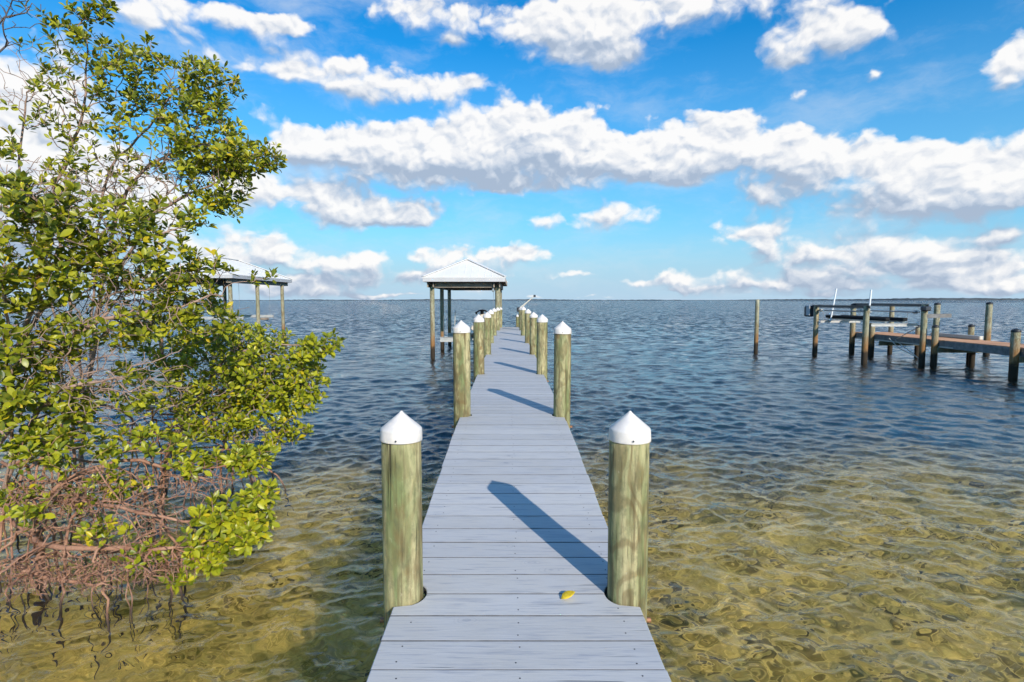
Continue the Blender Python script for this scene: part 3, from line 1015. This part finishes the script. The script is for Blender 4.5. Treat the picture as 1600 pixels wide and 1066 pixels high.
MB().box((15.0, 27.5, zt - .26), (.34, .4, .56), None, .06).build('motor', M['dark_metal'], bl)
MB().box((14.85, 27.32, zt - .22), (.05, .3, .5), None, .02).build('motor_cover', M['fascia'], bl)
MB().box((16.98, 22.35, zt - .05), (.3, .3, .2), None, .05).build('gearbox', M['dark_metal'], bl)
zc = CAMZ - 1.05
for yy in (26.8, 23.0):
    b = MB(); ibeam(b, (15.2, yy, zc), (17.15, yy, zc), .10, .12, .015); b.build('cradle_beam', M['alu'], bl)
for xx in (15.75, 16.5):
    MB().box((xx, 25.0, zc + .24), (.2, 4.4, .14), None, .03).build('bunk', M['carpet'], bl)
    MB().box((xx, 25.0, zc + .135), (.1, 4.2, .06)).build('bunk_bracket', M['steel'], bl)
for yy in (26.6, 23.4):
    for xx in (15.22, 17.0):
        MB().tube([(xx, yy, zc), (xx, yy, zt - .2)], .008, 5).build('lift_cable', M['steel'], bl)
for (pa, pb, Y) in (((1297.6, 501.5), (1307, 451), 26.6), ((1356.5, 500), (1361.3, 453), 23.4)):
    p, q = at(*pa, Y), at(*pb, Y)
    MB().tube([p, q], .036, 10).build('guide_pole', M['pvc'], bl)
MB().beam((17.05, 22.45, zt - .36), (17.9, 22.2, zt - .33), .1, .16).build('side_arm', M['grey_wood'], bl)

# free standing mooring piles
for (x_, y_, zt_, lab, r_, cap) in ((12.42, 27.6, 2.73, 'lone slim mooring pile standing in open water left of the boat lift', .1, False),
                               (22.55, 28.9, 2.58, 'tall pale mooring pile with black cap just behind the boat lift and dock', .14, True),
                               (23.6, 26.95, 2.62, 'tall black capped mooring pile leaning in the water beyond the right end of the dock', .135, True)):
    mp = empty('mooring_pile', (x_, y_, 0))
    tag(mp, lab, 'mooring pile', 'mooring piles standing in the bay')
    o = piling(mp, 0, 0, -2.4, zt_ - (.1 if cap else 0), r_, M['pile_old'], int(x_ * 10), 'post', 22, .05)
    if cap: flat_cap(o, r_, zt_ + 2.4 - .13)

# ------------------------------------------------------------------ mangroves
def tree_nodes(limbs, targets, seg=.11, jit=.012, bal=.25):
    """grow twigs from the limbs to every target: each target joins the nearest wood"""
    pos, par, plen = [], [], []
    for chain, parent in limbs:
        prev = parent
        for i, p in enumerate(chain):
            if prev is not None and i == 0 and parent is not None:
                pass
            pos.append(np.array(p, float)); par.append(-1 if prev is None else prev)
            plen.append(0 if prev is None else plen[prev] + np.linalg.norm(pos[-1] - pos[prev]))
            prev = len(pos) - 1
    cap_ = len(pos) + len(targets) * 30
    A = np.zeros((cap_, 3)); A[:len(pos)] = pos
    PL = np.zeros(cap_); PL[:len(pos)] = plen
    par = list(par)
    n = len(pos)
    base = A[0].copy()
    order = np.argsort([np.min(np.linalg.norm(A[:n] - t, axis=1)) for t in targets])
    ends = []
    for ti in order:
        t = targets[ti]
        d = np.linalg.norm(A[1:n] - t, axis=1)
        j = int(np.argmin(d + bal * PL[1:n])) + 1
        L = d[j - 1]
        k = max(1, int(math.ceil(L / seg)))
        a = A[j].copy()
        # leave along the parent's direction, then bend up to the target
        pd = A[j] - A[par[j]] if par[j] >= 0 else np.array([0, 0, 1.0])
        pd = pd / (np.linalg.norm(pd) + 1e-6)
        ctrl = a + pd * L * .35 + (t - a) * .25 + np.array([0, 0, -.06 * L])
        prev = j
        for q in range(1, k + 1):
            s = q / k
            p = (1 - s) ** 2 * a + 2 * s * (1 - s) * ctrl + s * s * t
            if q < k: p = p + rng.normal(0, jit, 3)
            if n >= cap_: break
            A[n] = p; PL[n] = PL[prev] + np.linalg.norm(p - A[prev]); par.append(prev)
            prev = n; n += 1
        ends.append((ti, prev))
    return A[:n], par, ends

def wood_mesh(name, A, par, r0, expo=2.75, rmax=.075, sides=5):
    n = len(A)
    kids = [[] for _ in range(n)]
    for i, p in enumerate(par):
        if p >= 0: kids[p].append(i)
    acc_ = np.zeros(n)
    for i in range(n - 1, -1, -1):
        acc_[i] = max(acc_[i], r0 ** expo)
        if par[i] >= 0: acc_[par[i]] += acc_[i] if len(kids[par[i]]) > 0 else 0
    rad = np.minimum(acc_ ** (1 / expo), rmax)
    b = MB()
    done = set()
    stack = [i for i in range(n) if par[i] < 0]
    for i in range(n):
        pass
    heads = [(i, None) for i in range(n) if par[i] < 0]
    while heads:
        i, p = heads.pop()
        ch = [] if p is None else [p]
        cur = i
        while True:
            ch.append(cur)
            if not kids[cur]: break
            kk = sorted(kids[cur], key=lambda q: -rad[q])
            for q in kk[1:]: heads.append((q, cur))
            cur = kk[0]
        if len(ch) < 2: continue
        rr = [rad[q] for q in ch]
        if p is not None: rr[0] = rad[ch[1]]
        b.tube([A[q] for q in ch], rr, 8 if max(rr) > .02 else sides, cap=False)
    return b, rad

def leaf_template():
    n = 4
    v = []
    prof = [0.10, .72, 1.0, .80, .0]
    for i in range(n + 1):
        t = i / n
        w = prof[i] * .5
        v += [(-w, t, .0), (0, t, 0), (w, t, 0)]
    f = []
    for i in range(n):
        a = i * 3
        f += [(a, a + 1, a + 4, a + 3), (a + 1, a + 2, a + 5, a + 4)]
    return np.array(v), np.array(f)
LV, LF = leaf_template()

def foliage(name, tips, dirs, scales, mat, parent, nl=(5, 9), L0=.088):
    V, Q = [], []
    base = 0
    for p, d, sc in zip(tips, dirs, scales):
        d = d / (np.linalg.norm(d) + 1e-6)
        ax = d * .6 + np.array([.22, -.36, .62])
        ax /= np.linalg.norm(ax)
        u = np.cross(ax, [0, .3, 1.0]); u /= np.linalg.norm(u) + 1e-6
        w = np.cross(ax, u)
        k = rng.integers(nl[0], nl[1] + 1)
        a0 = rng.uniform(0, 6.28)
        for i in range(k):
            ang = a0 + i * 2.4 + rng.normal(0, .25)
            out = u * math.cos(ang) + w * math.sin(ang)
            lift = (.15 + .95 * (i / max(1, k - 1))) + rng.normal(0, .15)
            ld_ = out * math.cos(lift) + ax * math.sin(lift)
            ld_ /= np.linalg.norm(ld_)
            nrm = ax * math.cos(lift) - out * math.sin(lift) + rng.normal(0, .22, 3)
            sd_ = np.cross(ld_, nrm); sd_ /= np.linalg.norm(sd_) + 1e-6
            nrm = np.cross(sd_, ld_)
            L = L0 * sc * 1.02 * rng.uniform(.65, 1.15) * (1 - .25 * i / k)
            wd = L * rng.uniform(.44, .56)
            fold = rng.uniform(.05, .35); curl = rng.uniform(-.05, .22)
            org = p - ax * .045 * sc * (1 - i / k) + out * .006
            x, t = LV[:, 0], LV[:, 1]
            z = np.abs(x) * wd / L * fold * 2 - curl * t * t
            V.append(org + np.outer(x * wd, sd_) + np.outer(t * L + .01, ld_) + np.outer(z * L, nrm))
            Q.append(LF + base)
            base += len(LV)
    me = np_mesh(name, np.concatenate(V), quads=np.concatenate(Q))
    return link(name, me, mat, parent)

def sample_lobe(px, py, Y, rx, ry, ryd, n, shell=.55):
    """points inside an ellipsoid of leaves; rx, ry in photo pixels at depth Y, ryd in metres"""
    c = np.array(at(px, py, Y))
    s = Y / F
    out = []
    while len(out) < n:
        q = rng.normal(0, 1, 3)
        q /= np.linalg.norm(q)
        r = (shell + (1 - shell) * rng.random()) if rng.random() < .7 else rng.random() ** .5
        p = c + q * r * np.array([rx * s, ryd, ry * s])
        if p[2] > .16: out.append(p)
    return out

def limb(pts, seg=.18):
    """smooth polyline through hand-placed limb points"""
    pts = [np.array(p, float) for p in pts]
    out = []
    for i in range(len(pts) - 1):
        p0 = pts[max(i - 1, 0)]; p1 = pts[i]; p2 = pts[i + 1]; p3 = pts[min(i + 2, len(pts) - 1)]
        k = max(2, int(np.linalg.norm(p2 - p1) / seg))
        for j in range(k):
            t = j / k
            q = .5 * ((2 * p1) + (-p0 + p2) * t + (2 * p0 - 5 * p1 + 4 * p2 - p3) * t * t + (-p0 + 3 * p1 - 3 * p2 + p3) * t ** 3)
            out.append(q + rng.normal(0, .012, 3))
    out.append(pts[-1])
    return out

def mangrove(label, trunk, limbs, lobes, bare, mat, r0=.0027, Lsc=1.0, bark_='bark', roots=()):
    t = empty('mangrove_tree', trunk[0])
    tag(t, label, 'mangrove', 'mangroves growing in the shallows')
    org = np.array(t.location)
    tr = limb(trunk)
    ch = [(tr, None)]
    off = len(tr)
    for (start, pts) in limbs:
        j = int(start * (len(tr) - 1))
        lb = limb([tr[j]] + list(pts))[1:]
        ch.append((lb, j))
        off += len(lb)
    tg, sc, lf_ = [], [], []
    for lb in lobes:
        px, py, Y, rx, ry, rd, n = lb[:7]
        size = lb[7] if len(lb) > 7 else 1.0
        for p in sample_lobe(px, py, Y, rx, ry, rd, int(n * 1.85)):
            tg.append(p); sc.append(size * rng.uniform(.85, 1.15)); lf_.append(True)
    for lb in bare:
        for p in sample_lobe(*lb[:6], int(lb[6] * 4.0), shell=.1):
            tg.append(p); sc.append(1); lf_.append(False)
    A, par, ends = tree_nodes(ch, tg)
    b, rad = wood_mesh('branches', A - org, par, r0)
    b.build('branches', M[bark_], t)
    tips, dirs, scs = [], [], []
    for ti, e in ends:
        if lf_[ti]:
            tips.append(A[e] - org); dirs.append(A[e] - A[par[e]]); scs.append(sc[ti] * Lsc)
    foliage('foliage', tips, dirs, scs, mat, t)
    for pts in roots:
        rr = pts[0]
        q = limb(pts[1:], .1)
        rb = MB()
        n = len(q)
        rb.tube([p - org for p in q], [rr * (1.0 - .35 * i / n) for i in range(n)], 7)
        rb.build('prop_root', M['root'], t)
    return t

def arc_root(a, b, r, sag=.5):
    """a stilt root arching from wood point a down into the mud at b"""
    a, b = np.array(a, float), np.array(b, float)
    m = (a + b) / 2
    m = a * .45 + b * .55
    m[2] = a[2] * .92 + .0
    b2 = b.copy(); b2[2] = -.75
    kn = b * .93 + a * .07
    kn[2] = a[2] * .45
    return (r, a, m + rng.normal(0, .04, 3), kn + rng.normal(0, .03, 3), b2)

def roots_around(c, n, spread, r=(.010, .018), zmax=(.5, 1.3)):
    out = []
    for i in range(n):
        th = rng.uniform(0, 6.28)
        a = (c[0] + rng.normal(0, .12), c[1] + rng.normal(0, .12), rng.uniform(*zmax))
        d = rng.uniform(.35, 1) * spread
        b = (c[0] + math.cos(th) * d, c[1] + math.sin(th) * d * .8, 0)
        out.append(arc_root(a, b, rng.uniform(*r)))
    return out

def A3(px, py, Y): return tuple(at(px, py, Y))

# tall tree at the back: the high crown against the sky
mangrove('tallest mangrove at the left, its open leafy crown rising against the clouds',
    [(-5.9, 7.3, -.7), (-5.85, 7.25, .6), (-5.6, 7.15, 1.7), (-5.35, 7.0, 2.5)],
    [(.8, [A3(160, 300, 6.9), A3(230, 200, 6.7), A3(290, 120, 6.5)]), (1.0, [A3(200, 300, 6.6), A3(300, 230, 6.5), A3(390, 245, 6.4)]),
     (.7, [A3(90, 330, 6.6), A3(130, 180, 6.4), A3(135, 60, 6.3)]), (1.0, [A3(240, 340, 6.5), A3(330, 290, 6.3)]), (.6, [A3(40, 330, 6.3), A3(40, 160, 6.2)])],
    [(250, 130, 6.6, 85, 55, .7, 62), (330, 140, 6.5, 45, 45, .5, 40), (200, 120, 6.6, 60, 60, .6, 26), (320, 215, 6.4, 62, 62, .6, 84), (380, 250, 6.3, 40, 30, .4, 34), (425, 245, 6.3, 16, 22, .2, 12),
     (340, 280, 6.4, 52, 48, .5, 62), (350, 325, 6.4, 26, 16, .3, 12), (240, 240, 6.6, 90, 60, .7, 24), (130, 140, 6.3, 75, 75, .6, 36), (135, 45, 6.3, 32, 45, .3, 18), (160, 15, 6.3, 14, 18, .2, 8), (80, 25, 6.3, 10, 14, .2, 3),
     (90, 230, 6.2, 90, 60, .7, 34), (180, 300, 6.5, 110, 60, .7, 14), (55, 60, 6.2, 40, 50, .3, 5)],
    [(180, 300, 6.6, 130, 80, .8, 130), (280, 270, 6.5, 80, 70, .6, 70), (100, 150, 6.3, 80, 90, .6, 40), (40, 140, 6.2, 60, 70, .5, 18)],
    M['leaf_dark'], roots=roots_around((-5.85, 7.25), 9, 1.5, (.014, .022), (.6, 1.5)))

# middle thicket with larger leaves nearer the camera
mangrove('large leaved mangrove at the left edge with a dense tangle of grey twigs',
    [(-5.3, 5.3, -.7), (-5.25, 5.3, .7), (-5.0, 5.3, 1.6), (-4.7, 5.2, 2.3)],
    [(1.0, [A3(120, 420, 5.2), A3(210, 380, 5.3), A3(300, 350, 5.5)]), (.9, [A3(60, 430, 4.9), A3(70, 330, 4.8)]), (.6, [A3(120, 520, 5.2), A3(230, 490, 5.3), A3(330, 460, 5.5)]),
     (.35, [A3(60, 640, 5.0), A3(180, 590, 5.1)]), (.7, [A3(10, 480, 4.7), A3(-20, 380, 4.6)]), (.3, [A3(20, 700, 4.9), A3(10, 600, 4.7)])],
    [(50, 340, 4.7, 80, 60, .5, 38, 1.12), (-20, 290, 4.6, 60, 80, .5, 18, 1.15), (170, 345, 5.1, 80, 45, .5, 34, 1.1), (275, 340, 5.4, 55, 30, .4, 16, 1.05), (240, 410, 5.3, 110, 45, .6, 54, 1.05),
     (295, 455, 5.6, 50, 40, .5, 30), (405, 428, 5.7, 24, 14, .2, 3), (352, 415, 5.7, 20, 12, .2, 3), (90, 440, 5.0, 110, 50, .5, 48, 1.05), (180, 510, 5.3, 130, 50, .6, 42), (40, 550, 4.8, 70, 50, .4, 34, 1.1), (60, 640, 4.9, 80, 50, .5, 34, 1.05), (0, 440, 4.6, 50, 70, .4, 24, 1.1), (-140, 330, 4.9, 110, 110, .7, 40, 1.1), (-150, 540, 4.9, 110, 90, .7, 40, 1.1), (10, 600, 4.7, 50, 60, .4, 22, 1.1), (110, 690, 5.0, 90, 40, .4, 20), (290, 500, 5.6, 90, 45, .5, 46), (170, 610, 5.3, 110, 45, .5, 22)],
    [(90, 360, 5.0, 120, 80, .6, 160), (200, 450, 5.3, 160, 80, .6, 190), (60, 540, 4.9, 120, 80, .5, 130), (150, 600, 5.2, 150, 70, .6, 150), (80, 300, 5.0, 100, 40, .5, 60)],
    M['leaf_dark'], roots=roots_around((-5.2, 5.4), 12, 1.6, (.010, .017), (.5, 1.3)))

# spreading tree: the yellow-green mass reaching right over the water
mangrove('broad yellow-green mangrove reaching furthest right over the water, below the shelter among the leaves',
    [(-4.9, 7.4, -.8), (-4.75, 7.35, .5), (-4.4, 7.2, 1.1), (-4.0, 7.1, 1.6)],
    [(1.0, [A3(350, 560, 7.0), A3(430, 540, 6.9), A3(500, 540, 6.8)]), (.9, [A3(330, 610, 7.0), A3(420, 620, 6.9), A3(480, 600, 6.8)]), (.7, [A3(260, 560, 6.9), A3(330, 500, 6.9), A3(390, 480, 6.9)]), (.6, [A3(300, 660, 6.8), A3(390, 660, 6.7), A3(440, 680, 6.7)])],
    [(430, 575, 6.9, 72, 58, .7, 120), (350, 580, 6.9, 90, 70, .8, 110), (470, 600, 6.9, 40, 42, .5, 44), (487, 545, 6.8, 26, 24, .3, 16), (518, 535, 6.8, 16, 20, .2, 9), (370, 530, 7.0, 60, 26, .6, 50), (270, 600, 6.8, 90, 60, .7, 64),
     (410, 645, 6.8, 62, 36, .5, 50), (340, 660, 6.7, 70, 36, .5, 46), (465, 655, 6.7, 30, 34, .3, 12), (485, 632, 6.7, 22, 14, .2, 6), (440, 690, 6.7, 26, 16, .2, 8), (250, 520, 6.9, 70, 40, .6, 34)],
    [(350, 590, 6.9, 120, 70, .8, 150), (280, 660, 6.7, 120, 50, .7, 110), (400, 680, 6.7, 80, 30, .4, 40)],
    M['leaf_lime'], roots=roots_around((-4.6, 7.2), 14, 1.7, (.010, .016), (.5, 1.2)) + roots_around((-3.7, 6.8), 10, .8, (.007, .011), (.5, .9)))

# low front bush: roots, bare limbs and the bright sprays over the shallows
fr = [arc_root(A3(205, 800, 4.55), (-2.98, 4.72, 0), .013), arc_root(A3(160, 850, 4.4), (-3.36, 4.28, 0), .012)]
for (ax_, ay, aY, bx_, by_) in ((170, 790, 4.7, 40, 930), (120, 800, 4.6, 90, 960), (60, 830, 4.5, -10, 960), (230, 850, 4.5, 262, 935), (255, 860, 4.5, 285, 920), (100, 760, 4.8, 60, 860), (30, 790, 4.6, 10, 900), (190, 760, 4.9, 240, 880), (270, 700, 5.2, 255, 870), (140, 740, 5.0, 110, 850), (60, 720, 5.0, 30, 840), (235, 640, 5.5, 250, 800), (200, 690, 5.4, 215, 790), (300, 740, 5.3, 300, 800)):
    w_ = ray(bx_, by_)
    kk = -CAMZ / w_[2]
    fr.append(arc_root(A3(ax_, ay, aY), (w_[0] * kk, w_[1] * kk, 0), rng.uniform(.007, .014)))
mangrove('low front mangrove with bare reddish roots and bright green sprays over the amber shallows',
    [(-4.5, 5.0, -.7), (-4.45, 4.95, .35), (-4.3, 4.8, .8), (-4.05, 4.75, 1.05)],
    [(.75, [A3(60, 850, 4.5), A3(150, 856, 4.45), A3(270, 858, 4.45), A3(330, 850, 4.5)]), (1.0, [A3(150, 730, 4.75), A3(190, 790, 4.6), A3(215, 830, 4.5), A3(240, 900, 4.3)]),
     (1.0, [A3(180, 720, 5.0), A3(290, 735, 5.1), A3(380, 720, 5.3)]), (.6, [A3(20, 880, 4.35), A3(80, 905, 4.25), A3(150, 915, 4.2)]), (.9, [A3(215, 800, 4.55), A3(290, 815, 4.55), A3(360, 810, 4.6), A3(400, 790, 4.65)]),
     (.8, [A3(40, 760, 4.7), A3(-10, 740, 4.6)])],
    [(405, 780, 4.65, 28, 26, .18, 15, 1.0), (345, 800, 4.6, 50, 22, .22, 22), (385, 825, 4.6, 46, 28, .22, 30), (320, 850, 4.5, 40, 28, .2, 14), (330, 875, 4.45, 24, 16, .15, 9), (290, 905, 4.35, 16, 10, .1, 3), (155, 835, 4.5, 40, 22, .2, 8), (60, 790, 4.6, 60, 30, .3, 9), (225, 865, 4.4, 40, 14, .2, 7),
     (300, 722, 5.2, 40, 22, .3, 18), (385, 715, 5.3, 42, 20, .3, 30), (130, 760, 4.8, 110, 40, .4, 24), (60, 700, 4.7, 60, 30, .3, 16), (230, 690, 5.1, 80, 26, .4, 22)],
    [(150, 890, 4.3, 150, 28, .35, 230), (120, 780, 4.6, 130, 60, .45, 250), (290, 760, 5.0, 100, 40, .4, 90), (270, 880, 4.4, 70, 22, .25, 90), (40, 900, 4.2, 90, 35, .3, 120), (240, 830, 4.5, 90, 50, .3, 70)],
    M['leaf_lime'], r0=.0026, bark_='root', Lsc=.95, roots=fr + roots_around((-4.0, 4.65), 14, .95, (.005, .010), (.35, .9)) + roots_around((-3.4, 4.75), 9, .55, (.004, .008), (.35, .75)))

# bare tree whose leafless twigs enter the upper left corner
bt = empty('bare_tree', (-6.3, 4.2, -.6))
tag(bt, 'leafless dark branches entering the upper left corner above the mangroves', 'tree')
trk = limb([(-6.3, 4.2, -.6), (-6.2, 4.2, 2.0), (-5.9, 4.2, 4.0), (-5.5, 4.2, 5.0)])
ch = [(trk, None)]
for st_, pts in ((.95, [A3(-60, 60, 4.2), A3(10, 30, 4.2), A3(50, 5, 4.2)]), (.85, [A3(-80, 120, 4.2), A3(-20, 90, 4.2), A3(30, 66, 4.2)])):
    ch.append((limb([trk[int(st_ * (len(trk) - 1))]] + pts)[1:], int(st_ * (len(trk) - 1))))
tg = []
for lb in ((25, 12, 4.2, 45, 22, .25, 26), (-30, 40, 4.2, 50, 50, .3, 16), (20, 60, 4.2, 30, 16, .2, 5)): tg += sample_lobe(*lb, shell=.2)
A, par, ends = tree_nodes(ch, tg, .08)
b, _ = wood_mesh('branches', A - np.array(bt.location), par, .0028)
b.build('branches', M['twig_bare'], bt)


# ------------------------------------------------------------------ camera and render
cam = bpy.data.cameras.new('camera')
cam.sensor_fit = 'HORIZONTAL'
cam.sensor_width = 36
cam.lens = F / 1600 * 36
cam.clip_start = .05
cam.clip_end = 30000
co = bpy.data.objects.new('camera', cam)
co.location = (0, 0, CAMZ)
co.rotation_euler = (R(90) - PITCH, 0, 0)
COL.objects.link(co)
scene.camera = co
scene.render.engine = 'CYCLES'
scene.cycles.max_bounces = 8
scene.cycles.transmission_bounces = 6
scene.cycles.transparent_max_bounces = 8
scene.cycles.caustics_refractive = True
scene.cycles.caustics_reflective = False
scene.cycles.blur_glossy = .32
scene.cycles.sample_clamp_indirect = 40
scene.cycles.sample_clamp_direct = 0
scene.cycles.use_denoising = True
vs = scene.view_settings
vs.view_transform = 'Standard'
vs.look = 'None'
vs.exposure = .15
vs.gamma = 1
vs.use_curve_mapping = False
